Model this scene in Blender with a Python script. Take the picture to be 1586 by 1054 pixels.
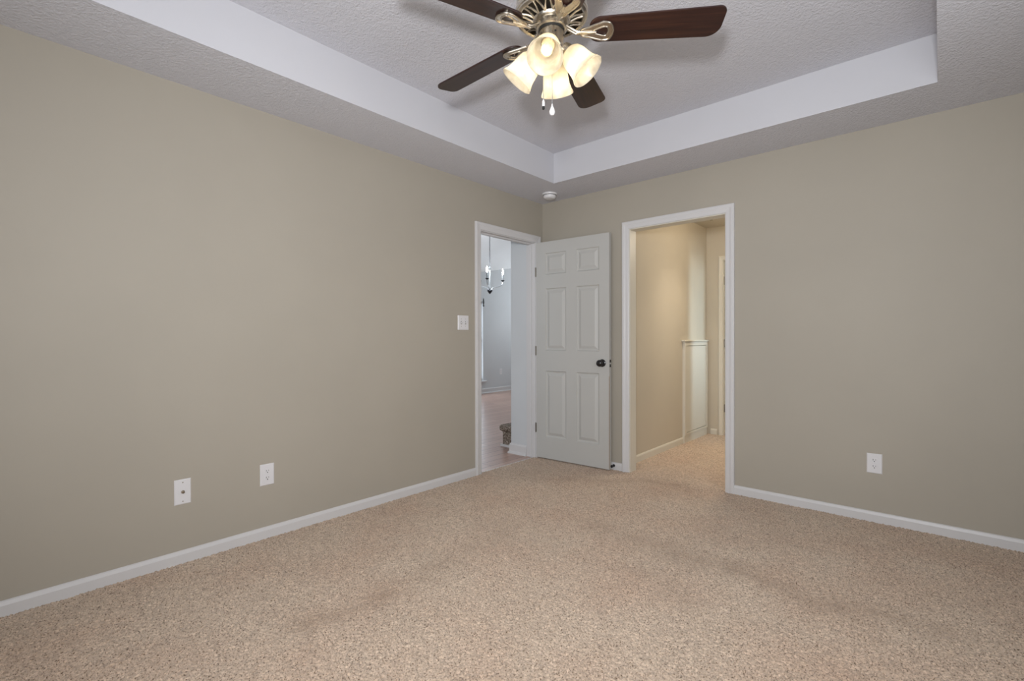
import bpy, math, random
import numpy as np
from mathutils import Vector, Matrix

for o in list(bpy.data.objects):
    bpy.data.objects.remove(o, do_unlink=True)
SC = bpy.context.scene
COL = SC.collection
PI = math.pi
random.seed(7)

# ------------------------------------------------------------------ camera
YAW, PITCH, ROLL = 0.7244, -0.0055, -0.0024
CAM = Vector((2.9029, -3.7327, 1.1444))
cd = bpy.data.cameras.new('camera')
cd.sensor_width = 36.0
cd.lens = 36.0 * 750.28 / 1586.0
cd.clip_start = 0.02
cam = bpy.data.objects.new('camera', cd)
COL.objects.link(cam)
Fv = Vector((-math.sin(YAW) * math.cos(PITCH), math.cos(YAW) * math.cos(PITCH), math.sin(PITCH)))
Rv = Vector((math.cos(YAW), math.sin(YAW), 0))
Uv = Rv.cross(Fv)
R2 = Rv * math.cos(ROLL) + Uv * math.sin(ROLL)
U2 = -Rv * math.sin(ROLL) + Uv * math.cos(ROLL)
M = Matrix((R2, U2, -Fv)).transposed().to_4x4()
M.translation = CAM
cam.matrix_world = M
SC.camera = cam

# ------------------------------------------------------------------ colour management, world
SC.view_settings.view_transform = 'Standard'
SC.view_settings.look = 'None'
SC.view_settings.gamma = 1.0
SC.view_settings.use_curve_mapping = False
SC.view_settings.exposure = 0.03
w = bpy.data.worlds.new('world')
SC.world = w
w.use_nodes = True
w.node_tree.nodes['Background'].inputs[0].default_value = (0.80, 0.90, 1.0, 1)
w.node_tree.nodes['Background'].inputs[1].default_value = 4.0


# ------------------------------------------------------------------ lights
def area(name, loc, target, sx, sy, power, col, spread=180):
    d = bpy.data.lights.new(name, 'AREA')
    d.shape = 'RECTANGLE'
    d.size, d.size_y = sx, sy
    d.energy = power
    d.color = col
    d.spread = math.radians(spread)
    o = bpy.data.objects.new(name, d)
    COL.objects.link(o)
    o.location = loc
    o.rotation_euler = (Vector(target) - Vector(loc)).to_track_quat('-Z', 'Y').to_euler()
    return o


def point(name, loc, power, col, rad):
    d = bpy.data.lights.new(name, 'POINT')
    d.energy = power
    d.color = col
    d.shadow_soft_size = rad
    o = bpy.data.objects.new(name, d)
    COL.objects.link(o)
    o.location = loc
    return o


# daylight from the bedroom windows behind the camera
area('back_window_light', (2.1, -4.22, 1.45), (1.9, 0, 1.35), 1.7, 1.4, 22, (0.90, 0.95, 1.0))
area('side_window_light', (3.33, -2.0, 1.5), (0, -0.6, 1.6), 1.2, 1.3, 15, (0.90, 0.95, 1.0))
# the photographer's lamp beside the camera
area('camera_lamp', (2.95, -4.0, 1.40), (0.15, -0.1, 1.95), 0.15, 0.15, 41, (0.96, 0.97, 1.0), 140)
# hall: warm ceiling lamp, daylight from the bathroom window to the right
area('hall_carpet_fill', (1.50, 1.15, 2.42), (1.50, 1.15, 0), 0.3, 0.3, 6.5, (1.0, 0.85, 0.66), 100)  # unseen fill added to brighten the hall carpet
point('hall_ceiling_lamp', (1.66, 1.1, 2.18), 10, (1.0, 0.87, 0.70), 0.12)
point('bath_jamb_fill', (2.7, 2.45, 2.1), 8, (1.0, 0.95, 0.85), 0.08)  # unseen fill added to whiten the far door jamb
area('bath_window_light', (3.45, 1.86, 1.62), (0.81, 1.86, 1.2), 0.22, 1.0, 5, (0.66, 0.86, 1.0), 60)
# unseen area fills added to stand in for living room daylight
area('living_side_fill', (-2.2, -2.9, 2.0), (-2.4, 3.0, 1.5), 2.6, 2.2, 25, (0.86, 0.94, 1.0))
area('living_far_fill', (-3.0, 5.6, 1.9), (-2.8, 1.0, 3.4), 2.0, 1.6, 36, (0.88, 0.95, 1.0))


# ------------------------------------------------------------------ node helpers
def mat(name, base=(0.5, 0.5, 0.5), rough=0.5, metal=0.0, spec=0.5):
    m = bpy.data.materials.new(name)
    m.use_nodes = True
    b = m.node_tree.nodes['Principled BSDF']
    b.inputs['Base Color'].default_value = (*base, 1)
    b.inputs['Roughness'].default_value = rough
    b.inputs['Metallic'].default_value = metal
    b.inputs['Specular IOR Level'].default_value = spec
    return m, m.node_tree, b


def N(nt, t, **kw):
    n = nt.nodes.new(t)
    for k, v in kw.items():
        setattr(n, k, v)
    return n


def noise(nt, scale, detail=4, rough=0.5, vec=None):
    n = N(nt, 'ShaderNodeTexNoise')
    n.inputs['Scale'].default_value = scale
    n.inputs['Detail'].default_value = detail
    n.inputs['Roughness'].default_value = rough
    if vec is None:
        g = N(nt, 'ShaderNodeNewGeometry')
        vec = g.outputs['Position']
    nt.links.new(vec, n.inputs['Vector'])
    return n


def ramp(nt, fac, stops):
    r = N(nt, 'ShaderNodeValToRGB')
    e = r.color_ramp.elements
    while len(e) < len(stops):
        e.new(0.5)
    for k, (p, c) in enumerate(stops):
        e[k].position = p
        e[k].color = (*c, 1)
    nt.links.new(fac, r.inputs['Fac'])
    return r


def bump(nt, b, height, strength, dist):
    n = N(nt, 'ShaderNodeBump')
    n.inputs['Strength'].default_value = strength
    n.inputs['Distance'].default_value = dist
    nt.links.new(height, n.inputs['Height'])
    nt.links.new(n.outputs['Normal'], b.inputs['Normal'])
    return n


def mixc(nt, fac, a, b_, blend='MIX'):
    n = N(nt, 'ShaderNodeMix')
    n.data_type = 'RGBA'
    n.blend_type = blend
    for s, v in ((0, fac), (6, a), (7, b_)):
        if isinstance(v, (tuple, float, int)):
            n.inputs[s].default_value = v if not isinstance(v, tuple) else (*v, 1)
        else:
            nt.links.new(v, n.inputs[s])
    return n.outputs[2]


def painted(name, col, rough=0.55, bs=220, bst=0.12, bd=0.001, var=0.03):
    m, nt, b = mat(name, col, rough, 0, 0.35)
    n1 = noise(nt, 1.3, 3)
    lo = tuple(c * (1 - var) for c in col)
    hi = tuple(min(1, c * (1 + var)) for c in col)
    r = ramp(nt, n1.outputs['Fac'], [(0.3, lo), (0.7, hi)])
    nt.links.new(r.outputs['Color'], b.inputs['Base Color'])
    n2 = noise(nt, bs, 3)
    bump(nt, b, n2.outputs['Fac'], bst, bd)
    return m


M_WALL = painted('beige_wall_paint', (0.40, 0.365, 0.306), 0.6)
M_HALL = painted('cream_hall_paint', (0.56, 0.51, 0.42), 0.6)
M_LIV = painted('pale_living_paint', (0.60, 0.62, 0.635), 0.6)
M_TRIM = painted('white_trim_paint', (0.63, 0.62, 0.62), 0.38, 60, 0.05, 0.0005, 0.02)
M_HTRIM = painted('cream_hall_trim', (0.68, 0.65, 0.57), 0.38, 60, 0.05, 0.0005, 0.02)
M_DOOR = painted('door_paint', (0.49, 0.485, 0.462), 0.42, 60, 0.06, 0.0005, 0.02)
M_STEP = painted('smooth_ceiling_paint', (0.575, 0.575, 0.605), 0.6, 200, 0.08, 0.001, 0.02)


def textured_ceiling(name, col):
    m, nt, b = mat(name, col, 0.75, 0, 0.25)
    n1 = noise(nt, 72, 4, 0.55)
    n2 = noise(nt, 150, 2, 0.5)
    a = N(nt, 'ShaderNodeMath', operation='MULTIPLY_ADD')
    nt.links.new(n2.outputs['Fac'], a.inputs[0])
    a.inputs[1].default_value = 0.4
    nt.links.new(n1.outputs['Fac'], a.inputs[2])
    bump(nt, b, a.outputs[0], 0.8, 0.008)
    return m


M_CEIL = textured_ceiling('textured_ceiling_paint', (0.63, 0.63, 0.675))
M_LCEIL = painted('living_ceiling_paint', (0.86, 0.88, 0.89), 0.7)

M_PLATE, _, _ = mat('white_plastic', (0.72, 0.71, 0.72), 0.35)
M_DARK, _, _ = mat('black_slot', (0.01, 0.01, 0.01), 0.6)
M_BLACK, _, _ = mat('black_metal', (0.012, 0.011, 0.012), 0.22, 0.0, 0.6)
M_GREYM, _, _ = mat('grey_hinge_metal', (0.22, 0.20, 0.17), 0.35, 0.9)
M_BRASS, _, _ = mat('connector_metal', (0.35, 0.31, 0.25), 0.3, 1.0)
M_IRON, _, _ = mat('dark_chandelier_metal', (0.05, 0.055, 0.065), 0.35, 0.7)
M_SILV, _, _ = mat('pale_chandelier_metal', (0.45, 0.48, 0.50), 0.3, 0.8)


def nickel():
    m, nt, b = mat('brushed_nickel', (0.62, 0.565, 0.48), 0.28, 1.0)
    n1 = noise(nt, 12, 3)
    r = ramp(nt, n1.outputs['Fac'], [(0.3, (0.24, 0.24, 0.24)), (0.7, (0.30, 0.30, 0.30))])
    nt.links.new(r.outputs['Color'], b.inputs['Roughness'])
    return m


M_NICK = nickel()
M_NICKD, _, _ = mat('dark_vent_metal', (0.10, 0.085, 0.065), 0.45, 0.8)


def blade_wood():
    m, nt, b = mat('dark_walnut', (0.05, 0.02, 0.015), 0.30, 0, 0.5)
    tc = N(nt, 'ShaderNodeTexCoord')
    mp = N(nt, 'ShaderNodeMapping')
    mp.inputs['Scale'].default_value = (2.0, 38, 38)
    nt.links.new(tc.outputs['Object'], mp.inputs['Vector'])
    n1 = noise(nt, 1.6, 6, 0.6, mp.outputs['Vector'])
    r = ramp(nt, n1.outputs['Fac'], [(0.30, (0.012, 0.005, 0.005)), (0.55, (0.030, 0.011, 0.008)), (0.78, (0.060, 0.023, 0.012))])
    nt.links.new(r.outputs['Color'], b.inputs['Base Color'])
    bump(nt, b, n1.outputs['Fac'], 0.08, 0.001)
    return m


M_BLADE = blade_wood()


def shade_glass():
    m = bpy.data.materials.new('alabaster_glass')
    m.use_nodes = True
    nt = m.node_tree
    b = nt.nodes['Principled BSDF']
    out = nt.nodes['Material Output']
    tc = N(nt, 'ShaderNodeTexCoord')
    n1 = noise(nt, 22, 5, 0.6, tc.outputs['Object'])
    r = ramp(nt, n1.outputs['Fac'], [(0.35, (0.66, 0.62, 0.54)), (0.65, (0.86, 0.83, 0.76))])
    nt.links.new(r.outputs['Color'], b.inputs['Base Color'])
    b.inputs['Roughness'].default_value = 0.25
    t = N(nt, 'ShaderNodeBsdfTranslucent')
    nt.links.new(r.outputs['Color'], t.inputs['Color'])
    mx = N(nt, 'ShaderNodeMixShader')
    mx.inputs[0].default_value = 0.80
    nt.links.new(b.outputs[0], mx.inputs[1])
    nt.links.new(t.outputs[0], mx.inputs[2])
    nt.links.new(mx.outputs[0], out.inputs['Surface'])
    return m


M_SHADE = shade_glass()


def emit(name, col, s):
    m, nt, b = mat(name, col, 0.3)
    b.inputs['Emission Color'].default_value = (*col, 1)
    b.inputs['Emission Strength'].default_value = s
    return m


M_FIL = emit('lit_filament', (1.0, 0.92, 0.76), 22)


def bulb_glass():
    m = bpy.data.materials.new('clear_bulb_glass')
    m.use_nodes = True
    nt = m.node_tree
    b = nt.nodes['Principled BSDF']
    b.inputs['Base Color'].default_value = (0.75, 0.68, 0.55, 1)
    b.inputs['Roughness'].default_value = 0.15
    t = N(nt, 'ShaderNodeBsdfTransparent')
    t.inputs['Color'].default_value = (1.0, 0.95, 0.85, 1)
    mx = N(nt, 'ShaderNodeMixShader')
    mx.inputs[0].default_value = 0.62
    nt.links.new(b.outputs[0], mx.inputs[1])
    nt.links.new(t.outputs[0], mx.inputs[2])
    nt.links.new(mx.outputs[0], nt.nodes['Material Output'].inputs['Surface'])
    return m


M_BULB = bulb_glass()
M_CBULB = emit('lit_candle_bulb', (0.92, 0.96, 1.0), 40)


def glassy(name, col=(1, 1, 1), rough=0.0):
    m, nt, b = mat(name, col, rough)
    b.inputs['Transmission Weight'].default_value = 1.0
    b.inputs['IOR'].default_value = 1.45
    return m


M_CRYSTAL = glassy('crystal', (0.95, 0.95, 0.95), 0.05)


def pane_mat():
    m = bpy.data.materials.new('window_glass')
    m.use_nodes = True
    nt = m.node_tree
    out = nt.nodes['Material Output']
    nt.nodes.remove(nt.nodes['Principled BSDF'])
    t = N(nt, 'ShaderNodeBsdfTransparent')
    g = N(nt, 'ShaderNodeBsdfGlossy')
    g.inputs['Roughness'].default_value = 0.02
    mx = N(nt, 'ShaderNodeMixShader')
    mx.inputs[0].default_value = 0.06
    nt.links.new(t.outputs[0], mx.inputs[1])
    nt.links.new(g.outputs[0], mx.inputs[2])
    nt.links.new(mx.outputs[0], out.inputs['Surface'])
    return m


M_PANE = pane_mat()


def carpet_mat(name, base, dark, red):
    m, nt, b = mat(name, base, 0.95, 0, 0.1)
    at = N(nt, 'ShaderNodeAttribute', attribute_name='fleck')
    wr = N(nt, 'ShaderNodeAttribute', attribute_name='lean_wear')
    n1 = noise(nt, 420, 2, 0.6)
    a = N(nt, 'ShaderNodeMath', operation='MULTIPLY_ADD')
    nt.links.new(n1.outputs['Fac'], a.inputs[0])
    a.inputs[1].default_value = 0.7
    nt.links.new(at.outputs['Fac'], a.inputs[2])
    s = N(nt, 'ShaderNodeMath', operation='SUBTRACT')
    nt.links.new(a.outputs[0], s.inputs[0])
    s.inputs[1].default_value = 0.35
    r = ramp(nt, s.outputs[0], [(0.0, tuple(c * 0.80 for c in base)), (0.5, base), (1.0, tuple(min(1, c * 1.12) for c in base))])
    n2 = noise(nt, 2.1, 4, 0.55)
    r2 = ramp(nt, n2.outputs['Fac'], [(0.40, (1, 1, 1)), (0.75, red)])
    c1 = mixc(nt, 1.0, r.outputs['Color'], r2.outputs['Color'], 'MULTIPLY')
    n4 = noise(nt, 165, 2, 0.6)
    r4 = ramp(nt, n4.outputs['Fac'], [(0.33, (0.22, 0.17, 0.13)), (0.42, (0.88, 0.87, 0.86)), (0.60, (1.06, 1.06, 1.06)), (0.72, (1.28, 1.28, 1.28))])  # dark end paints the shade of crevices between tufts into the colour
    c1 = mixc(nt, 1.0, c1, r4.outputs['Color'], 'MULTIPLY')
    c2 = mixc(nt, wr.outputs['Fac'], c1, dark)  # leaning-pile shade and wear painted as darker streaks
    nt.links.new(c2, b.inputs['Base Color'])
    n3 = noise(nt, 330, 3, 0.6)
    bump(nt, b, n3.outputs['Fac'], 0.6, 0.003)
    b.inputs['Sheen Weight'].default_value = 0.2
    return m


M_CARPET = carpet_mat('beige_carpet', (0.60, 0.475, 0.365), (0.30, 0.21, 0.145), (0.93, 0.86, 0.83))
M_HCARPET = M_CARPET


def stair_mat():
    m, nt, b = mat('brown_stair_carpet', (0.2, 0.16, 0.12), 0.95, 0, 0.1)
    n1 = noise(nt, 75, 3, 0.65)
    r = ramp(nt, n1.outputs['Fac'], [(0.38, (0.09, 0.07, 0.055)), (0.50, (0.22, 0.175, 0.14)), (0.64, (0.46, 0.40, 0.34))])
    nt.links.new(r.outputs['Color'], b.inputs['Base Color'])
    bump(nt, b, n1.outputs['Fac'], 0.8, 0.01)
    return m


M_STAIR = stair_mat()


def plank_mat():
    m, nt, b = mat('wood_laminate', (0.3, 0.16, 0.1), 0.3, 0, 0.6)
    g = N(nt, 'ShaderNodeNewGeometry')
    mp = N(nt, 'ShaderNodeMapping')
    mp.inputs['Rotation'].default_value = (0, 0, PI / 2)
    nt.links.new(g.outputs['Position'], mp.inputs['Vector'])
    br = N(nt, 'ShaderNodeTexBrick')
    br.inputs['Scale'].default_value = 1.0
    br.inputs['Brick Width'].default_value = 1.2
    br.inputs['Row Height'].default_value = 0.12
    br.inputs['Mortar Size'].default_value = 0.0025
    br.inputs['Color1'].default_value = (0.56, 0.38, 0.31, 1)
    br.inputs['Color2'].default_value = (0.46, 0.29, 0.23, 1)
    br.inputs['Mortar'].default_value = (0.10, 0.05, 0.04, 1)
    nt.links.new(mp.outputs['Vector'], br.inputs['Vector'])
    mp2 = N(nt, 'ShaderNodeMapping')
    mp2.inputs['Scale'].default_value = (30, 2, 1)
    nt.links.new(g.outputs['Position'], mp2.inputs['Vector'])
    n1 = noise(nt, 1.5, 5, 0.6, mp2.outputs['Vector'])
    r = ramp(nt, n1.outputs['Fac'], [(0.3, (0.75, 0.72, 0.7)), (0.7, (1, 1, 1))])
    c = mixc(nt, 1.0, br.outputs['Color'], r.outputs['Color'], 'MULTIPLY')
    nt.links.new(c, b.inputs['Base Color'])
    return m


M_PLANK = plank_mat()


# ------------------------------------------------------------------ mesh helpers
class MB:
    def __init__(self):
        self.v = []
        self.f = []

    def add(self, vs, fs):
        n = len(self.v)
        self.v += [tuple(p) for p in vs]
        self.f += [tuple(i + n for i in f) for f in fs]
        return self

    def box(self, x0, y0, z0, x1, y1, z1):
        vs = [(x0, y0, z0), (x1, y0, z0), (x1, y1, z0), (x0, y1, z0), (x0, y0, z1), (x1, y0, z1), (x1, y1, z1), (x0, y1, z1)]
        return self.add(vs, [(0, 3, 2, 1), (4, 5, 6, 7), (0, 1, 5, 4), (1, 2, 6, 5), (2, 3, 7, 6), (3, 0, 4, 7)])

    def lathe(self, prof, seg=32, origin=(0, 0, 0), axis=(0, 0, 1), cap=True):
        """prof: (radius, height) points along axis"""
        ax = Vector(axis).normalized()
        t = Vector((1, 0, 0)) if abs(ax.x) < 0.9 else Vector((0, 1, 0))
        u = ax.cross(t).normalized()
        w_ = ax.cross(u)
        o = Vector(origin)
        vs, fs = [], []
        for r, h in prof:
            for k in range(seg):
                a = 2 * PI * k / seg
                vs.append(o + ax * h + (u * math.cos(a) + w_ * math.sin(a)) * r)
        for i in range(len(prof) - 1):
            for k in range(seg):
                k2 = (k + 1) % seg
                fs.append((i * seg + k, i * seg + k2, (i + 1) * seg + k2, (i + 1) * seg + k))
        if cap:
            if prof[0][0] > 1e-6:
                fs.append(tuple(range(seg))[::-1])
            if prof[-1][0] > 1e-6:
                fs.append(tuple((len(prof) - 1) * seg + k for k in range(seg)))
        return self.add(vs, fs)

    def tube(self, pts, r, seg=10):
        pts = [Vector(p) for p in pts]
        vs, fs = [], []
        prev = None
        for i, p in enumerate(pts):
            d = (pts[min(i + 1, len(pts) - 1)] - pts[max(i - 1, 0)]).normalized()
            if prev is None:
                t = Vector((0, 0, 1)) if abs(d.z) < 0.9 else Vector((1, 0, 0))
                u = d.cross(t).normalized()
            else:
                u = (prev - d * prev.dot(d)).normalized()
            prev = u
            w_ = d.cross(u)
            rr = r[i] if isinstance(r, (list, tuple)) else r
            for k in range(seg):
                a = 2 * PI * k / seg
                vs.append(p + (u * math.cos(a) + w_ * math.sin(a)) * rr)
        for i in range(len(pts) - 1):
            for k in range(seg):
                k2 = (k + 1) % seg
                fs.append((i * seg + k, i * seg + k2, (i + 1) * seg + k2, (i + 1) * seg + k))
        fs.append(tuple(range(seg))[::-1])
        fs.append(tuple((len(pts) - 1) * seg + k for k in range(seg)))
        return self.add(vs, fs)

    def prism(self, outline, z0, z1):
        n = len(outline)
        vs = [(x, y, z0) for x, y in outline] + [(x, y, z1) for x, y in outline]
        fs = [tuple(range(n))[::-1], tuple(range(n, 2 * n))]
        for k in range(n):
            k2 = (k + 1) % n
            fs.append((k, k2, n + k2, n + k))
        return self.add(vs, fs)

    def ring(self, outer, inner, z0, z1):
        n = len(outer)
        vs = [(x, y, z0) for x, y in outer] + [(x, y, z0) for x, y in inner] + [(x, y, z1) for x, y in outer] + [(x, y, z1) for x, y in inner]
        fs = []
        for k in range(n):
            j = (k + 1) % n
            fs += [(k, n + k, n + j, j), (2 * n + k, 2 * n + j, 3 * n + j, 3 * n + k), (k, j, 2 * n + j, 2 * n + k), (n + k, 3 * n + k, 3 * n + j, n + j)]
        return self.add(vs, fs)

    def xform(self, mtx):
        self.v = [tuple(mtx @ Vector(p)) for p in self.v]
        return self

    def build(self, name, m, parent=None, smooth=False, bevel=0, loc=None):
        me = bpy.data.meshes.new(name)
        me.from_pydata(self.v, [], self.f)
        me.materials.append(m)
        import bmesh
        bm = bmesh.new()
        bm.from_mesh(me)
        bmesh.ops.recalc_face_normals(bm, faces=bm.faces)
        bm.to_mesh(me)
        bm.free()
        if smooth:
            me.shade_smooth()
            try:
                me.set_sharp_from_angle(angle=math.radians(38))
            except Exception:
                pass
        o = bpy.data.objects.new(name, me)
        COL.objects.link(o)
        if parent:
            o.parent = parent
        if loc:
            o.location = loc
        if bevel:
            b = o.modifiers.new('bevel', 'BEVEL')
            b.width = bevel
            b.segments = 2
            b.limit_method = 'ANGLE'
        return o


def struct(o, label=None):
    o['kind'] = 'structure'
    if label:
        o['label'] = label
    return o


def tag(o, label, cat, group=None):
    o['label'] = label
    o['category'] = cat
    if group:
        o['group'] = group
    return o


def empty(name, loc, rot=(0, 0, 0)):
    o = bpy.data.objects.new(name, None)
    o.empty_display_size = 0.1
    COL.objects.link(o)
    o.location = loc
    o.rotation_euler = rot
    return o


def sweep(prof, path, normals, closed=False):
    """prof (u,v): u away along side normal, v along 'out'; path points with per point (side, out) vectors already mitred"""
    mb = MB()
    n = len(prof)
    vs, fs = [], []
    for p, (sd, ou) in zip(path, normals):
        for u, v in prof:
            vs.append(Vector(p) + Vector(sd) * u + Vector(ou) * v)
    for i in range(len(path) - 1):
        for k in range(n):
            k2 = (k + 1) % n
            fs.append((i * n + k, i * n + k2, (i + 1) * n + k2, (i + 1) * n + k))
    fs.append(tuple(range(n))[::-1])
    fs.append(tuple((len(path) - 1) * n + k for k in range(n)))
    return mb.add(vs, fs)


# ------------------------------------------------------------------ dimensions
H = 2.44
HT = 2.689                       # tray top
TX0, TX1, TY0, TY1 = 0.466, 2.889, -0.4445, -3.88
BX, BY = 3.42, -4.32             # bedroom far extents (behind the camera)
LY0, LY1, LH = -0.847, -0.117, 2.047      # left doorway
RX0, RX1, RH = 0.934, 1.706, 2.055        # right doorway
T = 0.11
HX, HY = 0.812, 2.13             # hall left wall, hall far wall

# ------------------------------------------------------------------ bedroom walls
mb = MB()
JT = .018
mb.box(-T, BY, 0 - 0.05, 0, LY0 - JT, H + .3).box(-T, LY1 + JT, -0.05, 0, 0.0, H + .3).box(-T, LY0 - JT, LH + JT, 0, LY1 + JT, H + .3)
struct(mb.build('wall_left', M_WALL))
mb = MB()
mb.box(-T, 0, -0.05, RX0 - JT, T, H + .3).box(RX1 + JT, 0, -0.05, BX, T, H + .3).box(RX0 - JT, 0, RH + JT, RX1 + JT, T, H + .3)
struct(mb.build('wall_back', M_WALL))
struct(MB().box(BX, BY, -0.05, BX + .1, T, H + .3).build('wall_right', M_WALL))
struct(MB().box(-T, BY - .1, -0.05, BX + .1, BY, H + .3).build('wall_front', M_WALL))

# ceiling: textured soffit ring, smooth tray sides, textured tray top
mb = MB()
hs = H + .001
mb.box(0, TY0, H, BX, 0, hs).box(0, BY, H, BX, TY1, hs).box(0, TY1, H, TX0, TY0, hs).box(TX1, TY1, H, BX, TY0, hs)
struct(mb.build('ceiling', M_CEIL))
mb = MB()
e = .02
mb.box(TX0 - e, TY1 - e, H + .001, TX0, TY0 + e, HT).box(TX1, TY1 - e, H + .001, TX1 + e, TY0 + e, HT)
mb.box(TX0, TY0, H + .001, TX1, TY0 + e, HT).box(TX0, TY1 - e, H + .001, TX1, TY1, HT)
struct(mb.build('ceiling_step', M_STEP))
struct(MB().box(TX0 - e, TY1 - e, HT, TX1 + e, TY0 + e, HT + .04).build('ceiling_tray', M_CEIL))


# ------------------------------------------------------------------ carpet
def hash2(ix, iy, s):
    h = (ix.astype(np.int64) * 374761393 + iy.astype(np.int64) * 668265263 + s * 1274126177) & 0x7fffffff
    h = ((h ^ (h >> 13)) * 1274126177) & 0x7fffffff
    h = (h ^ (h >> 16)) & 0xffff
    return h / 65535.0


def vnoise(x, y, s):
    ix, iy = np.floor(x), np.floor(y)
    fx, fy = x - ix, y - iy
    fx, fy = fx * fx * (3 - 2 * fx), fy * fy * (3 - 2 * fy)
    a, b = hash2(ix, iy, s), hash2(ix + 1, iy, s)
    c, d = hash2(ix, iy + 1, s), hash2(ix + 1, iy + 1, s)
    return (a * (1 - fx) + b * fx) * (1 - fy) + (c * (1 - fx) + d * fx) * fy


def seg_mask(x, y, a, b, wdt):
    ax, ay = a
    bx, by = b
    dx, dy = bx - ax, by - ay
    t = np.clip(((x - ax) * dx + (y - ay) * dy) / (dx * dx + dy * dy), 0, 1)
    d = np.hypot(x - ax - t * dx, y - ay - t * dy)
    return np.clip(1 - d / wdt, 0, 1) ** 1.2


LEAN_WEAR = []          # filled below, streaks painting leaning-pile shade and wear: (a, b, width, strength)


def carpet(name, x0, y0, x1, y1, step, cell, amp, m):
    nx, ny = int((x1 - x0) / step) + 1, int((y1 - y0) / step) + 1
    xs, ys = np.linspace(x0, x1, nx), np.linspace(y0, y1, ny)
    X, Y = np.meshgrid(xs, ys)
    gx, gy = X / cell, Y / cell
    ix, iy = np.floor(gx), np.floor(gy)
    best = np.full(X.shape, 9.0)
    fl = np.zeros(X.shape)
    for dx in (-1, 0, 1):
        for dy in (-1, 0, 1):
            cx, cy = ix + dx, iy + dy
            px = cx + 0.1 + 0.8 * hash2(cx, cy, 1)
            py = cy + 0.1 + 0.8 * hash2(cx, cy, 2)
            d = np.hypot(gx - px, gy - py)
            hh = hash2(cx, cy, 3)
            d2 = d + 0.35 * hh
            k = d2 < best
            best = np.where(k, d2, best)
            fl = np.where(k, hh, fl)
    Z = amp * (0.55 - np.clip(best, 0, 1.3)) + 0.0015 * (vnoise(X * 9, Y * 9, 11) - .5)
    lean_wear = np.zeros(X.shape)
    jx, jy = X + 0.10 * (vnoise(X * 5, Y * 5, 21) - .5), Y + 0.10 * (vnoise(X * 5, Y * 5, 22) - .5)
    for a, b, wd, st in LEAN_WEAR:
        lean_wear = np.maximum(lean_wear, st * seg_mask(jx, jy, a, b, wd))
    lean_wear *= 0.55 + 0.9 * vnoise(X * 14, Y * 14, 23)
    lean_wear = np.clip(lean_wear + 0.16 * np.clip(vnoise(X * 3.2, Y * 3.2, 31) - .5, 0, 1), 0, 1)
    co = np.stack([X, Y, Z], -1).reshape(-1, 3).astype(np.float32)
    idx = np.arange(nx * ny).reshape(ny, nx)
    q = np.stack([idx[:-1, :-1], idx[:-1, 1:], idx[1:, 1:], idx[1:, :-1]], -1).reshape(-1, 4)
    me = bpy.data.meshes.new(name)
    me.vertices.add(len(co))
    me.vertices.foreach_set('co', co.ravel())
    me.loops.add(q.size)
    me.loops.foreach_set('vertex_index', q.ravel().astype(np.int32))
    me.polygons.add(len(q))
    me.polygons.foreach_set('loop_start', np.arange(0, q.size, 4, dtype=np.int32))
    me.update(calc_edges=True)
    me.shade_smooth()
    for nm, arr in (('fleck', fl), ('lean_wear', lean_wear)):
        a = me.attributes.new(nm, 'FLOAT', 'POINT')
        a.data.foreach_set('value', arr.ravel().astype(np.float32))
    me.materials.append(m)
    o = bpy.data.objects.new(name, me)
    COL.objects.link(o)
    return struct(o)


LEAN_WEAR += [((1.36, -1.19), (1.76, -1.25), .17, .30), ((1.76, -1.25), (2.17, -1.19), .17, .40), ((2.17, -1.19), (2.47, -1.31), .16, .40), ((2.47, -1.31), (2.9, -1.24), .16, .30),
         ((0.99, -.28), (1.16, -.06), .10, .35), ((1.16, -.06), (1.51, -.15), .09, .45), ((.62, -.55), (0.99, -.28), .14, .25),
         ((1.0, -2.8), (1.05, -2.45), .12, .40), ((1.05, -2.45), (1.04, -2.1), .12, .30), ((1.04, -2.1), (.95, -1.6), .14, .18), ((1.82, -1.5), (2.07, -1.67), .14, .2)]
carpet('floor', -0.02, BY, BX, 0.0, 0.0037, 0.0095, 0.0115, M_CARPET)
struct(MB().box(0, BY, -.08, BX, T, -.02).box(HX, T, -.08, 3.6, 2.9, -.02).build('floor_underlay', M_CARPET))
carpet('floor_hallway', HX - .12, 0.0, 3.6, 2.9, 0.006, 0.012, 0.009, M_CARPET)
struct(MB().box(-4.3, -3.1, -.06, -.02, 6.2, -.006).build('floor_living_room', M_PLANK))
# metal/vinyl free edge of the carpet in the living doorway
struct(MB().box(-.024, LY0, -.006, -.014, LY1, .002).build('trim_4', M_TRIM))

# ------------------------------------------------------------------ baseboards
BP = [(0, 0), (0.014, 0), (0.014, 0.058), (0.009, 0.072), (0.004, 0.076), (0, 0.076)]      # (out, up)


def base(name, path, outs, m=M_TRIM, prof=BP):
    nm = [(o_, (0, 0, 1)) for o_ in outs]
    return struct(sweep(prof, path, nm).build(name, m))


z0 = -0.012
base('baseboard_left', [(0, BY, z0), (0, LY0 - .066, z0)], [(1, 0, 0)] * 2)
base('baseboard_back', [(.02, 0, z0), (RX0 - .066, 0, z0)], [(0, -1, 0)] * 2)
base('baseboard_right', [(RX1 + .066, 0, z0), (BX, 0, z0)], [(0, -1, 0)] * 2)

# ------------------------------------------------------------------ door casings with jambs
CP = [(0, 0), (0, .010), (.006, .013), (.030, .015), (.040, .019), (.056, .020), (.062, .017), (.064, 0)]


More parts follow.
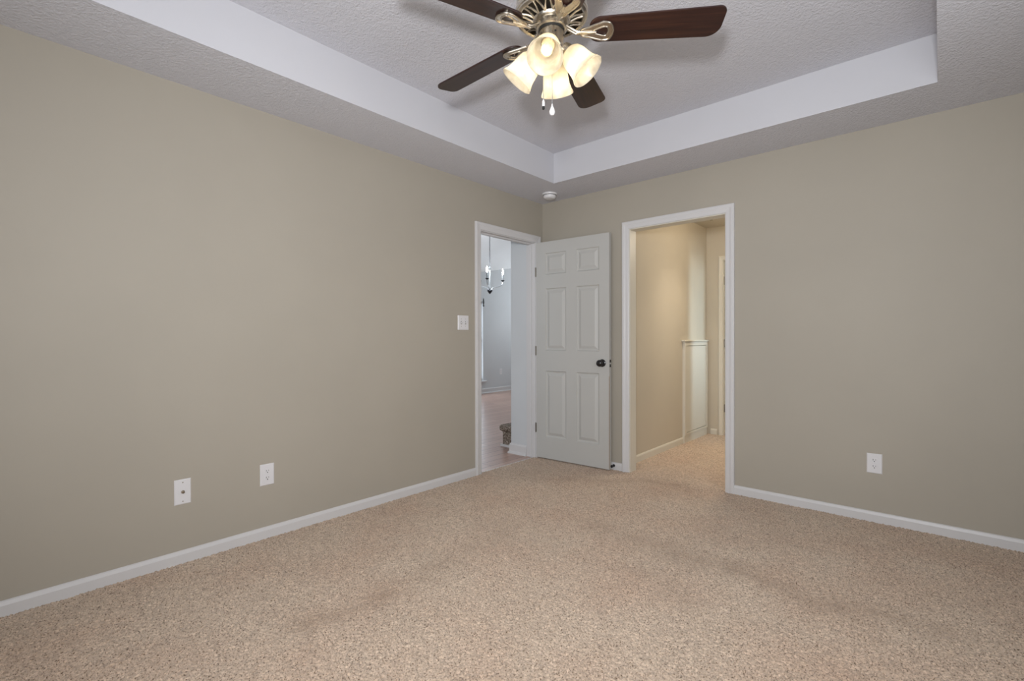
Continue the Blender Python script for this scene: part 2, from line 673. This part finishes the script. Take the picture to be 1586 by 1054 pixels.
def casing(name, axis, a0, a1, top, pos, out, m, jm, depth, wid=1.0, jt=.0):
    """axis 'x' or 'y' the direction the opening runs in, a0..a1; pos the wall plane; out +1/-1 normal sign"""
    rv = .006
    a0_, a1_, tp = a0 - rv, a1 + rv, top + rv

    def P(a, z):
        return (a, pos, z) if axis == 'x' else (pos, a, z)

    def S(a, z):
        return (a * wid, 0, z * wid) if axis == 'x' else (0, a * wid, z * wid)
    ou = (0, out, 0) if axis == 'x' else (out, 0, 0)
    path = [P(a0_, -.012), P(a0_, tp), P(a1_, tp), P(a1_, -.012)]
    nm = [(S(-1, 0), ou), (S(-1, 1), ou), (S(1, 1), ou), (S(1, 0), ou)]
    c = struct(sweep(CP, path, nm).build(name, m, smooth=False))
    j = MB()
    th = .018
    lo, hi = (pos, pos - out * depth)
    lo, hi = min(lo, hi), max(lo, hi)
    e_ = .002

    def jb(s0, s1, z0_, z1_, lo_=lo, hi_=hi):
        if axis == 'x':
            j.box(s0, lo_, z0_, s1, hi_, z1_)
        else:
            j.box(lo_, s0, z0_, hi_, s1, z1_)
    jb(a0 - th, a0, -.012, top + th)
    jb(a1, a1 + th, -.012, top + th)
    jb(a0, a1, top, top + th)
    jj = j.build('jamb', jm, c, bevel=.0015)
    return c, jj


# openings in the walls are 18 mm larger than the clear opening; the jamb boards overlap the wall edge
c1, _ = casing('trim_1', 'y', LY0, LY1, LH, 0, 1, M_TRIM, M_TRIM, T)
s = MB()
s.box(-.075, LY0, 0, -.040, LY0 + .011, LH).box(-.075, LY1 - .011, 0, -.040, LY1, LH).box(-.075, LY0 + .011, LH - .011, -.040, LY1 - .011, LH)
s.build('door_stop_strip', M_TRIM, c1, bevel=.001)
MB().box(-.036, LY0, 1.50, -.012, LY0 + .0025, 1.62).build('strike_plate', M_BLACK, c1)
c2, _ = casing('trim_2', 'x', RX0, RX1, RH, 0, -1, M_TRIM, M_HTRIM, T)

# ------------------------------------------------------------------ the open six-panel door
DW, DH, DT = 0.765, 2.030, 0.035
door_root_loc = Vector((0.018, -0.124, 0.013))
dang = math.atan2(0.043, 0.762)


def door_slab():
    mb = MB()
    xs = [0, .105, .332, .442, .669, DW]
    zs = [0, .200, .822, 1.012, 1.592, 1.722, 1.922, DH]
    panels = {(1, 1), (3, 1), (1, 3), (3, 3), (1, 5), (3, 5)}
    for side in (0, 1):
        yb = 0 if side == 0 else DT
        sg = 1 if side == 0 else -1
        for i in range(5):
            for k in range(7):
                x0, x1, z0_, z1_ = xs[i], xs[i + 1], zs[k], zs[k + 1]
                if (i, k) not in panels:
                    mb.add([(x0, yb, z0_), (x1, yb, z0_), (x1, yb, z1_), (x0, yb, z1_)], [(0, 1, 2, 3)])
                    continue
                rings = [(0, 0), (.007, .0095), (.015, .0115), (.020, .0115), (.044, .0025), (.048, .0020)]
                vs = []
                for ins, dp in rings:
                    y = yb + sg * dp
                    vs += [(x0 + ins, y, z0_ + ins), (x1 - ins, y, z0_ + ins), (x1 - ins, y, z1_ - ins), (x0 + ins, y, z1_ - ins)]
                fs = []
                for r_ in range(len(rings) - 1):
                    for q in range(4):
                        q2 = (q + 1) % 4
                        fs.append((r_ * 4 + q, r_ * 4 + q2, r_ * 4 + 4 + q2, r_ * 4 + 4 + q))
                b_ = (len(rings) - 1) * 4
                fs.append((b_, b_ + 1, b_ + 2, b_ + 3))
                mb.add(vs, fs)
    mb.add([(0, 0, 0), (DW, 0, 0), (DW, DT, 0), (0, DT, 0), (0, 0, DH), (DW, 0, DH), (DW, DT, DH), (0, DT, DH)],
           [(0, 3, 2, 1), (4, 5, 6, 7), (1, 2, 6, 5), (3, 0, 4, 7)])
    return mb


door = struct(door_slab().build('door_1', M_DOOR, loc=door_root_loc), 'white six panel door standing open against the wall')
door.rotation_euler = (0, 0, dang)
kx, kz = DW - .066, 0.912
for sg, yb in ((-1, 0), (1, DT)):
    if sg == 1:
        continue
    kn = MB().lathe([(.012, .004), (.012, .026), (.016, .034), (.026, .042), (.0295, .052), (.027, .062), (.018, .069), (0, .071)], 28, (kx, yb, kz), (0, -1, 0)).build('door_knob', M_BLACK, door, True)
    kn['label'] = 'round black door knob'
    MB().lathe([(.033, 0), (.033, .004), (.028, .008), (.012, .010)], 28, (kx, yb, kz), (0, -1, 0)).build('rosette', M_BLACK, kn, True)
MB().box(DW, .006, kz + .006, DW + .0015, .030, kz + .030).box(DW, .006, kz - .034, DW + .0015, .030, kz - .010).build('latch_plate', M_BLACK, door)
M_WORN, _, _ = mat('worn_door_edge', (0.33, 0.24, 0.16), 0.7)
we = MB().box(DW - .0035, -.0006, .01, DW + .0006, .0015, .80).build('worn_edge', M_WORN, door)
we['label'] = 'worn tan edge of the door'
for hz in (.235, .965, 1.71):
    hg = MB().lathe([(.006, 0), (.006, .088)], 12, (-.003, -.004, hz), (0, 0, 1)).box(-.001, .002, hz, .0005, .030, hz + .088)
    hg.build('hinge', M_GREYM, door)

# ------------------------------------------------------------------ hall behind the right doorway
HH = 2.44
struct(MB().box(HX - .1, T, -.05, HX, HY + .1, HH + .1).build('wall_hall_left', M_HALL))
FX0, FX1, FH = 1.008, 1.72, 2.04
mb = MB().box(HX, HY, -.05, FX0 - .018, HY + .1, HH + .1).box(FX1 + .018, HY, -.05, 1.92, HY + .1, HH + .1).box(FX0 - .018, HY, FH + .018, FX1 + .018, HY + .1, HH + .1)
struct(mb.build('wall_hall_back', M_HALL))
mb = MB().box(1.82, T, -.05, 1.92, 1.70, HH + .1).box(1.82, 1.985, -.05, 1.92, HY, HH + .1).box(1.82, 1.70, 2.0, 1.92, 1.985, HH + .1)
struct(mb.build('wall_hall_right', M_HALL))
struct(MB().box(HX - .1, T, HH, 3.7, 3.0, HH + .1).build('ceiling_hallway', M_HALL))
struct(MB().box(HX, 2.9, -.05, 3.7, 3.0, HH).build('wall_bath_back', M_HALL))
struct(MB().box(3.6, T, -.05, 3.7, 2.9, HH).build('wall_bath_right', M_HALL))
# cream skin on the hall side of the doorway wall
struct(MB().box(HX, T, -.05, RX0 - .018, T + .004, HH).box(RX1 + .018, T, -.05, 1.82, T + .004, HH).build('wall_hall_front', M_HALL))
c3, _ = casing('trim_3', 'x', FX0, FX1, FH, HY, -1, M_HTRIM, M_HTRIM, .1, .72)
for hz in (.27, 1.03, 1.76):
    MB().box(FX0, HY + .02, hz, FX0 + .004, HY + .06, hz + .09).lathe([(.006, 0), (.006, .09)], 10, (FX0 + .006, HY + .015, hz)).build('hinge', M_GREYM, c3)
HP = [(0, 0), (0.012, 0), (0.012, 0.064), (0.006, 0.076), (0, 0.078)]
base('baseboard_hall_left', [(HX, T + .004, z0), (HX, 1.41, z0)], [(1, 0, 0)] * 2, M_HTRIM, HP)
base('baseboard_hall_back', [(HX + .05, HY, z0), (HX + .125, HY, z0)], [(0, -1, 0)] * 2, M_HTRIM, HP)

# access panel cabinet low on the hall wall
PY0, PY1, PZ0, PZ1 = 1.41, 2.085, .085, 1.10
ap = empty('access_panel', (HX, PY0, 0))
fr = MB()
d_ = .030
fr.box(0, 0, PZ0, d_, .045, PZ1).box(0, PY1 - PY0 - .035, PZ0, d_, PY1 - PY0, PZ1).box(0, .045, PZ1 - .045, d_, PY1 - PY0 - .035, PZ1).box(0, .045, PZ0, d_, PY1 - PY0 - .035, PZ0 + .022)
fr.build('panel_frame', M_HTRIM, ap, bevel=.002)
MB().box(0, .052, PZ0 + .028, d_ - .006, PY1 - PY0 - .042, PZ1 - .050).build('panel_door', M_HTRIM, ap, bevel=.002)
MB().box(0, -.030, PZ1, d_ + .012, PY1 - PY0 + .012, PZ1 + .016).build('top_ledge', M_HTRIM, ap, bevel=.003)
MB().box(0, .0, -.012, d_ - .008, PY1 - PY0, PZ0).build('kick_board', M_HTRIM, ap, bevel=.002)
tag(ap, 'cream access panel cupboard low on the hallway wall beyond the right doorway', 'cupboard')

# small fitting on the hall ceiling
sp = empty('ceiling_sprinkler', (1.045, 1.62, HH))
MB().lathe([(.026, 0), (.026, -.005), (.012, -.009)], 20, (0, 0, 0)).build('escutcheon', M_HTRIM, sp, True)
MB().lathe([(.008, -.006), (.008, -.028), (.014, -.030), (.014, -.034), (0, -.036)], 14, (0, 0, 0)).build('sprinkler_head', M_BRASS, sp, True)
tag(sp, 'tiny metal fitting on the hallway ceiling seen through the right doorway', 'ceiling fitting')

# ------------------------------------------------------------------ living room behind the left doorway
LXF = -4.2
WY0, WY1, WZ0, WZ1 = 2.30, 3.385, .26, 1.90
mb = MB()
mb.box(LXF - .1, -3.1, -.05, LXF, WY0, 5).box(LXF - .1, WY1, -.05, LXF, 6.2, 5).box(LXF - .1, WY0, -.05, LXF, WY1, WZ0).box(LXF - .1, WY0, WZ1, LXF, WY1, 5)
struct(mb.build('wall_living_back', M_LIV))
struct(MB().box(LXF, -3.2, -.05, -T, -3.1, 5).build('wall_living_left', M_LIV))
struct(MB().box(LXF, 6.2, -.05, -T, 6.3, 5).build('wall_living_right', M_LIV))
struct(MB().box(-T - .004, -3.1, -.05, -T, LY0 - .018, 5).box(-T - .004, LY0 - .018, LH + .018, -T, LY1 + .018, 5).box(-T - .004, .95, -.05, -T, 6.2, 5).build('wall_living_front', M_LIV))
# wall stub between the doorway and the stairs
STX, STY = -.318, -.108
struct(MB().box(STX, STY, -.05, -T - .004, STY + .10, 5).box(-T - .03, STY + .10, -.05, -T - .004, .95, 5).build('wall_living_stub', M_LIV))
LBP = [(0, 0), (.028, 0), (.026, .012), (.015, .022), (.014, .084), (.008, .098), (0, .102)]
base('baseboard_living_stub', [(STX, STY + .10, -.006), (STX, STY, -.006), (-T - .001, STY, -.006)], [(-1, 0, 0), (-1, -1, 0), (0, -1, 0)], M_LIV if False else M_TRIM, LBP)
base('baseboard_living_back', [(LXF, -3.1, -.006), (LXF, 6.2, -.006)], [(1, 0, 0)] * 2, M_TRIM, LBP)


def lz(x, y):
    return 2.50 + .40 * (x + 4.2) + .18 * (y - 3.3)


vs = [(x, y, lz(x, y) + dz) for dz in (0, .1) for x, y in ((-4.3, -3.2), (-.0, -3.2), (-.0, 6.3), (-4.3, 6.3))]
vs = [(x if x < -1 else -T + .001, y, z) for x, y, z in vs]
struct(MB().add(vs, [(0, 1, 2, 3), (4, 7, 6, 5), (0, 4, 5, 1), (1, 5, 6, 2), (2, 6, 7, 3), (3, 7, 4, 0)]).build('ceiling_living_room', M_LCEIL))

# window on the living room far wall
wn = empty('window_1', (LXF, (WY0 + WY1) / 2, WZ0))
wn['kind'] = 'structure'
hw, hh = (WY1 - WY0) / 2, WZ1 - WZ0
MB().box(-.08, -hw, 0, -.03, -hw + .05, hh).box(-.08, hw - .012, 0, -.03, hw, hh).box(-.08, -hw + .05, 0, -.03, hw - .012, .05).box(-.08, -hw + .05, hh - .05, -.03, hw - .012, hh).box(-.08, -hw + .05, hh / 2 - .02, -.03, hw - .012, hh / 2 + .02).build('window_frame', M_TRIM, wn)
MB().box(-.058, -hw + .05, .05, -.054, hw - .012, hh - .05).build('window_pane', M_PANE, wn)
MB().box(.0, -hw - .06, -.03, .06, hw + .07, 0).build('window_sill', M_TRIM, wn, bevel=.004)
MB().lathe([(0, 0), (.014, .01), (.018, .03), (.012, .05), (.02, .09), (.010, .16), (0, .19)], 12, (.05, hw - .03, hh - .12)).build('curtain_rod_end', M_BLACK, wn, True)

# carpeted bottom stair
st = empty('staircase', (-.60, .02, 0))
steps = MB()


def stair_prof(y0, z1, x0):
    pts = [(y0 + .030, -.004), (y0 + .028, z1 - .075), (y0 + .004, z1 - .055), (y0 - .006, z1 - .030), (y0 + .004, z1 - .008), (y0 + .025, z1), (y0 + .32, z1), (y0 + .32, -.004)]
    return pts


for k in range(3):
    pr = stair_prof(.27 * k, .225 + .19 * k, 0)
    n = len(pr)
    xl, xr = .02, .455
    vs = [(xl - (.02 if 2 <= i <= 5 else 0), y, z) for i, (y, z) in enumerate(pr)] + [(xr, y, z) for y, z in pr]
    if k:
        vs = [(x, y, z) for x, y, z in vs]
    fs = [tuple(range(n)), tuple(range(n, 2 * n))[::-1]] + [(i, (i + 1) % n, n + (i + 1) % n, n + i) for i in range(n)]
    MB().add(vs, fs).build('stair_step', M_STAIR, st, bevel=.006)
MB().box(-.0, .012, -.004, .40, .030, .020).build('shoe_moulding', M_TRIM, st)
tag(st, 'brown speckled carpeted stair step seen through the left doorway', 'stairs')


# ------------------------------------------------------------------ electrical plates
def plate(mb, w_, h_, t=.005):
    """plate in local XZ, front facing -Y"""
    b = .004
    vs = []
    for (ins, y) in ((0, 0), (0, -.0015), (b, -t)):
        vs += [(-w_ / 2 + ins, y, -h_ / 2 + ins), (w_ / 2 - ins, y, -h_ / 2 + ins), (w_ / 2 - ins, y, h_ / 2 - ins), (-w_ / 2 + ins, y, h_ / 2 - ins)]
    fs = [(3, 2, 1, 0), (8, 9, 10, 11)]
    for r_ in (0, 1):
        for q in range(4):
            q2 = (q + 1) % 4
            fs.append((r_ * 4 + q, r_ * 4 + q2, r_ * 4 + 4 + q2, r_ * 4 + 4 + q))
    return mb.add(vs, fs)


def outlet(label, loc, rz, w_=.078, h_=.122, recept='socket'):
    root = empty('electrical_outlet', loc, (0, 0, rz))
    plate(MB(), w_, h_).build('cover_plate', M_PLATE, root)
    for sz in (-.0195, .0195):
        out = []
        for k in range(28):
            a = 2 * PI * k / 28
            out.append((.0172 * math.cos(a), max(-.0135, min(.0135, .0172 * math.sin(a)))))
        vs = [(x, -.0045, z + sz) for x, z in out] + [(x, -.0065, z + sz) for x, z in out]
        n = len(out)
        fs = [tuple(range(n)), tuple(range(n, 2 * n))[::-1]] + [(i, (i + 1) % n, n + (i + 1) % n, n + i) for i in range(n)]
        s_ = MB().add(vs, fs).build('socket', M_PLATE, root)
        MB().box(-.0078, -.0069, sz + .000, -.0052, -.0060, sz + .0085).box(.0052, -.0069, sz + .001, .0074, -.0060, sz + .0078).lathe([(.0028, 0), (.0028, .0009)], 10, (0, -.0060, sz - .0065), (0, -1, 0)).build('slot', M_DARK, s_)
    MB().lathe([(.003, 0), (.0022, .0012)], 10, (0, -.005, 0), (0, -1, 0)).build('screw', M_PLATE, root)
    tag(root, label, 'outlet')
    return root


LW = -PI / 2     # front -Y turned to face +X : rotate so that -Y -> +X
outlet('white duplex outlet on the left wall, right of the cable jack plate', (0, -2.583, .362), PI / 2)
outlet('white duplex outlet on the beige wall right of the tall doorway', (2.597, 0, .361), 0)
outlet('small white outlet on the far living room wall, seen through the left doorway', (LXF, 3.93, .42), PI / 2)

sw = empty('light_switch', (0, -1.051, 1.268), (0, 0, PI / 2))
plate(MB(), .118, .118).build('cover_plate', M_PLATE, sw)
for sx in (-.023, .023):
    t_ = MB().box(-.0055, -.0062, -.0125, .0055, -.0045, .0125).build('toggle_slot', M_GREYM, sw, loc=(sx, 0, 0))
    MB().add([(-.0038, -.006, -.009), (.0038, -.006, -.009), (.0038, -.006, .006), (-.0038, -.006, .006), (-.003, -.020, .006), (.003, -.020, .006), (.003, -.017, .013), (-.003, -.017, .013)],
             [(0, 1, 2, 3), (4, 7, 6, 5), (0, 4, 5, 1), (1, 5, 6, 2), (2, 6, 7, 3), (3, 7, 4, 0)]).build('toggle', M_PLATE, t_)
    for sz in (-.030, .030):
        MB().lathe([(.0028, 0), (.002, .001)], 8, (sx, -.005, sz), (0, -1, 0)).build('screw', M_BRASS, sw)
tag(sw, 'white two gang light switch plate on the left wall beside the doorway', 'light switch')

cj = empty('cable_jack', (0, -2.998, .362), (0, 0, PI / 2))
plate(MB(), .074, .128).build('cover_plate', M_PLATE, cj)
MB().lathe([(.0085, .0), (.0085, .003), (.0055, .0032), (.0055, .012), (.0035, .0122)], 6, (0, -.005, 0), (0, -1, 0)).build('coaxial_connector', M_BRASS, cj)
for sz in (-.048, .048):
    MB().lathe([(.003, 0), (.0022, .0012)], 10, (0, -.005, sz), (0, -1, 0)).build('screw', M_BRASS, cj)
tag(cj, 'white cable jack plate low on the left wall, nearest the camera', 'cable jack')

# smoke detector on the soffit
sd = empty('smoke_detector', (.262, -.232, H))
MB().lathe([(.068, 0), (.068, -.008), (.064, -.014), (.058, -.015)], 40).build('mounting_base', M_PLATE, sd, True)
MB().lathe([(.057, -.013), (.058, -.020), (.055, -.036), (.047, -.044), (.030, -.047), (0, -.047)], 40).build('detector_cover', M_PLATE, sd, True)
MB().lathe([(.0605, -.012), (.0605, -.0175), (.055, -.0175)], 40, cap=False).build('vent_gap', M_DARK, sd, True)
tag(sd, 'round white smoke detector on the ceiling above the open door', 'smoke detector')

# black rubber door stop beside the open door
ds = empty('door_bumper', (.787, -.014, .038))
MB().lathe([(.012, 0), (.012, .003), (.0045, .005), (.0045, .030)], 14, (0, 0, 0), (0, -1, 0)).build('stem', M_BLACK, ds, True)
MB().lathe([(.008, .028), (.0115, .031), (.0115, .042), (.008, .046), (0, .047)], 16, (0, 0, 0), (0, -1, 0)).build('rubber_tip', M_BLACK, ds, True)
tag(ds, 'small black door stop on the baseboard behind the open white door', 'door stop')

# ------------------------------------------------------------------ ceiling fan
FC = Vector((1.727, -2.160, 0))
ZB = 2.372
fan = empty('ceiling_fan', (FC.x, FC.y, HT))
off = -HT


def fz(z):
    return z - HT


MB().lathe([(.070, fz(HT)), (.070, fz(2.675)), (.060, fz(2.655)), (.028, fz(2.640)), (.014, fz(2.636))], 40).build('canopy', M_NICK, fan, True)
MB().lathe([(.013, fz(2.640)), (.013, fz(2.56))], 20).build('downrod', M_NICK, fan, True)
mh = MB().lathe([(.014, fz(2.575)), (.045, fz(2.572)), (.060, fz(2.562)), (.110, fz(2.548)), (.134, fz(2.530)), (.141, fz(2.505)), (.141, fz(2.458)), (.146, fz(2.452)), (.146, fz(2.438)), (.139, fz(2.430)), (.131, fz(2.430)), (.131, fz(2.445)), (.02, fz(2.445))], 64).build('motor_housing', M_NICK, fan, True)
MB().lathe([(.130, fz(2.4445)), (.062, fz(2.4435))], 48, cap=True).build('vent_backing', M_NICKD, mh)
vg = MB()
nv = 15
for k in range(nv):
    a = 2 * PI * k / nv
    for sg in (-1, 1):
        p0 = Vector((math.cos(a) * .070, math.sin(a) * .070, fz(2.417)))
        a2 = a + sg * PI / nv * .80
        p1 = Vector((math.cos(a2) * .132, math.sin(a2) * .132, fz(2.434)))
        pm = (p0 + p1) / 2 + Vector((0, 0, .004))
        vg.tube([p0, pm, p1], [.0052, .0040, .0052], 8)
vg.lathe([(.056, fz(2.425)), (.072, fz(2.424)), (.076, fz(2.417)), (.072, fz(2.410)), (.056, fz(2.409))], 48)
vg.lathe([(.126, fz(2.440)), (.126, fz(2.428)), (.134, fz(2.424)), (.143, fz(2.428)), (.143, fz(2.438))], 64, cap=False)
vg.build('vent_grille', M_NICK, mh, True)
MB().lathe([(.058, fz(2.411)), (.0625, fz(2.408)), (.0625, fz(2.382)), (.058, fz(2.378)), (.040, fz(2.377))], 48).build('flywheel', M_NICK, fan, True)
MB().lathe([(.053, fz(2.3775)), (.053, fz(2.3735)), (.02, fz(2.3735))], 40).build('shadow_gap', M_DARK, fan, True)
shs = MB().lathe([(.049, fz(2.3745)), (.050, fz(2.372)), (.050, fz(2.318)), (.053, fz(2.312)), (.056, fz(2.306)), (.054, fz(2.292)), (.042, fz(2.276)), (.022, fz(2.268)), (.010, fz(2.262)), (0, fz(2.258))], 48).build('switch_housing', M_NICK, fan, True)
for aa in (-35, 20):
    MB().lathe([(.004, 0), (.004, .002), (0, .0025)], 10, (.050 * math.cos(math.radians(aa)), .050 * math.sin(math.radians(aa)), fz(2.350)), (math.cos(math.radians(aa)), math.sin(math.radians(aa)), 0)).build('set_screw', M_DARK, shs)


def arc(cx, cy, r, a0, a1, n):
    return [(cx + r * math.cos(math.radians(a0 + (a1 - a0) * k / n)), cy + r * math.sin(math.radians(a0 + (a1 - a0) * k / n))) for k in range(n + 1)]


def blade_outline():
    L0, L1 = .140, .665
    wr, wt = .058, .070
    pts = []
    pts += arc(L1 - .030, -wt + .030, .030, -90, 0, 8)
    pts += arc(L1 - .052, wt - .052, .052, 0, 90, 12)
    pts += arc(L0 + .055, wr - .045 + .002, .045, 95, 165, 8)
    pts += arc(L0 + .055, -wr + .045 - .002, .045, 195, 265, 8)
    return pts


def smooth_closed(pts, n):
    out = []
    m_ = len(pts)
    for i in range(m_):
        p0, p1, p2, p3 = (Vector(pts[(i + j - 1) % m_]) for j in range(4))
        for k in range(n):
            t = k / n
            out.append(tuple(0.5 * ((2 * p1) + (-p0 + p2) * t + (2 * p0 - 5 * p1 + 4 * p2 - p3) * t * t + (-p0 + 3 * p1 - 3 * p2 + p3) * t ** 3)))
    return out


OUT = smooth_closed([(.122, .015), (.150, .024), (.180, .036), (.208, .0435), (.232, .036), (.243, 0), (.232, -.036), (.208, -.0435), (.180, -.036), (.150, -.024), (.122, -.015), (.116, 0)], 5)
INN = smooth_closed([(.168, .006), (.180, .012), (.194, .018), (.208, .022), (.220, .019), (.226, 0), (.220, -.019), (.208, -.022), (.194, -.018), (.180, -.012), (.168, -.006), (.164, 0)], 5)
BAZ = [35.4, 107.4, 179.4, 251.4, 323.4]
bm0 = MB().prism(blade_outline(), -.0035, .0035)
for k, az in enumerate(BAZ):
    rot = Matrix.Rotation(math.radians(-12), 4, 'X')
    bl = MB()
    bl.v, bl.f = list(bm0.v), list(bm0.f)
    bl.xform(rot)
    ob = bl.build('blade', M_BLADE, fan, bevel=.0015, loc=(0, 0, fz(ZB)))
    ob.rotation_euler = (0, 0, math.radians(az))
    ar = MB().ring(OUT, INN, -.0105, -.0045)
    ar.xform(rot)
    sub = MB()
    # raised rounded lip round the loop
    for lp_, lr in ((OUT, .0042), (INN, .0036)):
        sub.tube([rot @ Vector((x, y, -.010)) for x, y in lp_] + [rot @ Vector((lp_[0][0], lp_[0][1], -.010))], lr, 8)
    sub.tube([rot @ Vector((.10, 0, -.010)), rot @ Vector((.178, 0, -.012))], [.0075, .005], 10)
    for sy in (-.010, .010):
        sub.tube([(.058, sy * .9, .020), (.078, sy * .9, .006), (.10, sy * .8, -.008), (.125, sy * .7, -.011), (.145, sy * .6, -.011)], [.006, .0058, .005, .0045, .003], 8)
    ar.v += []
    n = len(ar.v)
    ar.add(sub.v, sub.f)
    ab = ar.build('blade_arm', M_NICK, fan, True, loc=(0, 0, fz(ZB)))
    ab.rotation_euler = (0, 0, math.radians(az))

TAU = math.radians(50)
RHO, ZR, SL = .145, 2.195, .116
SH = [(.024, 0), (.036, .004), (.046, .016), (.0515, .036), (.0535, .058), (.056, .078), (.061, .096), (.0675, .110), (.0695, .116)]
for k, az in enumerate([-63, 27, 117, 207]):
    a = math.radians(az)
    ax = Vector((math.cos(a) * math.cos(TAU), math.sin(a) * math.cos(TAU), -math.sin(TAU)))
    rim = Vector((math.cos(a) * RHO, math.sin(a) * RHO, fz(ZR)))
    nk = rim - ax * SL
    # arm and socket cup
    hub = Vector((math.cos(a) * .040, math.sin(a) * .040, fz(2.300)))
    am = MB().tube([hub, hub.lerp(nk - ax * .03, .5) + Vector((0, 0, .006)), nk - ax * .028], .0085, 12)
    am.lathe([(.010, -.034), (.020, -.030), (.024, -.020), (.027, -.004), (.030, .003), (.026, .005), (.022, .002)], 28, nk, ax)
    am.build('lamp_arm', M_NICK, fan, True)
    inner = [(r - .0028, s_) for r, s_ in SH][::-1]
    shd = MB().lathe(SH + [(SH[-1][0] - .0014, .1175)] + inner, 48, nk, ax, cap=False).build('lamp_shade', M_SHADE, fan, True)
    bb = MB().lathe([(.010, .006), (.011, .022), (.018, .034), (.0235, .048), (.0225, .060), (.014, .072), (0, .076)], 24, nk, ax).build('bulb', M_BULB, shd, True)
    MB().lathe([(.004, .034), (.0085, .044), (.0085, .052), (.004, .060), (0, .061)], 14, nk, ax).build('filament', M_FIL, shd, True)
    lp = FC + Vector((0, 0, HT)) + nk + ax * .092
    point('fan_bulb_light', lp, 0.50, (1.0, 0.87, 0.66), .018)

for (cx, cy, zt, zb_, kind) in ((-.018, -.030, 2.290, 2.098, 'fob'), (.012, -.012, 2.27, 2.078, 'drop')):
    ch = MB().tube([(cx, cy, fz(zt)), (cx, cy, fz(zb_))], .0015, 6).build('pull_chain', M_SILV, fan)
    if kind == 'fob':
        MB().lathe([(.002, fz(zb_)), (.005, fz(zb_ - .008)), (.0055, fz(zb_ - .026)), (.004, fz(zb_ - .028))], 14, (cx, cy, 0)).build('pull_fob', M_PLATE, ch, True)
        MB().lathe([(.0052, fz(zb_ - .0275)), (.0052, fz(zb_ - .038)), (.003, fz(zb_ - .040)), (0, fz(zb_ - .040))], 14, (cx, cy, 0)).build('pull_tip', M_DARK, ch, True)
    else:
        MB().lathe([(.002, fz(zb_)), (.003, fz(zb_ - .008)), (.0075, fz(zb_ - .018)), (.0115, fz(zb_ - .030)), (.0105, fz(zb_ - .039)), (.006, fz(zb_ - .045)), (0, fz(zb_ - .046))], 14, (cx, cy, 0)).build('crystal_drop', M_PLATE, ch, True)
tag(fan, 'brushed nickel ceiling fan with dark wood blades and four lit bell shades', 'ceiling fan')

# ------------------------------------------------------------------ chandelier in the living room
CX, CY, CZ = -2.115, 1.444, 1.79
ctop = lz(CX, CY)
chd = empty('chandelier', (CX, CY, ctop))


def cz(z):
    return z - ctop


MB().lathe([(.06, 0.03), (.06, -.02), (.02, -.05)], 24).build('ceiling_canopy', M_IRON, chd, True)
lk = MB()
z = CZ + .42
k = 0
while z < ctop - .05:
    pts = []
    for q in range(13):
        a = 2 * PI * q / 12
        u, v_ = .007 * math.cos(a), .016 * math.sin(a)
        pts.append((u if k % 2 == 0 else 0, 0 if k % 2 == 0 else u, cz(z) + v_))
    lk.tube(pts, .0024, 6)
    z += .026
    k += 1
lk.build('chain', M_IRON, chd)
MB().lathe([(.004, cz(CZ + .42)), (.016, cz(CZ + .40)), (.030, cz(CZ + .385)), (.010, cz(CZ + .36)), (.009, cz(CZ + .10)), (.018, cz(CZ + .085)), (.010, cz(CZ + .06))], 20).build('centre_column', M_SILV, chd, True)
MB().lathe([(.010, cz(CZ + .07)), (.038, cz(CZ + .062)), (.042, cz(CZ + .055)), (.026, cz(CZ + .030)), (.010, cz(CZ + .012)), (0, cz(CZ))], 20).build('bottom_finial', M_IRON, chd, True)
for k in range(3):
    a = math.radians(63 + 120 * k)
    R_ = .205
    ca, sa = math.cos(a), math.sin(a)
    pts = [(r * ca, r * sa, cz(CZ + h_)) for r, h_ in ((.02, .065), (.05, .095), (.09, .115), (.135, .12), (.175, .135), (.20, .165), (R_, .20))]
    arm = MB().tube(pts, .0065, 8).build('chandelier_arm', M_SILV, chd, True)
    MB().lathe([(.006, cz(CZ + .195)), (.028, cz(CZ + .212)), (.030, cz(CZ + .217)), (.008, cz(CZ + .219))], 16, (R_ * ca, R_ * sa, 0)).build('drip_cup', M_IRON, arm, True)
    MB().lathe([(.011, cz(CZ + .218)), (.011, cz(CZ + .300))], 14, (R_ * ca, R_ * sa, 0)).build('candle_sleeve', M_SILV, arm, True)
    MB().lathe([(.008, cz(CZ + .300)), (.013, cz(CZ + .325)), (.012, cz(CZ + .350)), (.004, cz(CZ + .385)), (0, cz(CZ + .39))], 14, (R_ * ca, R_ * sa, 0)).build('candle_bulb', M_CBULB, arm, True)
for k in range(3):
    a = math.radians(63 + 120 * k)
    point('chandelier_bulb_light', (CX + .205 * math.cos(a), CY + .205 * math.sin(a), CZ + .43), 8, (0.92, 0.96, 1.0), .02)
tag(chd, 'small candle chandelier hanging in the living room, seen through the left doorway', 'chandelier')
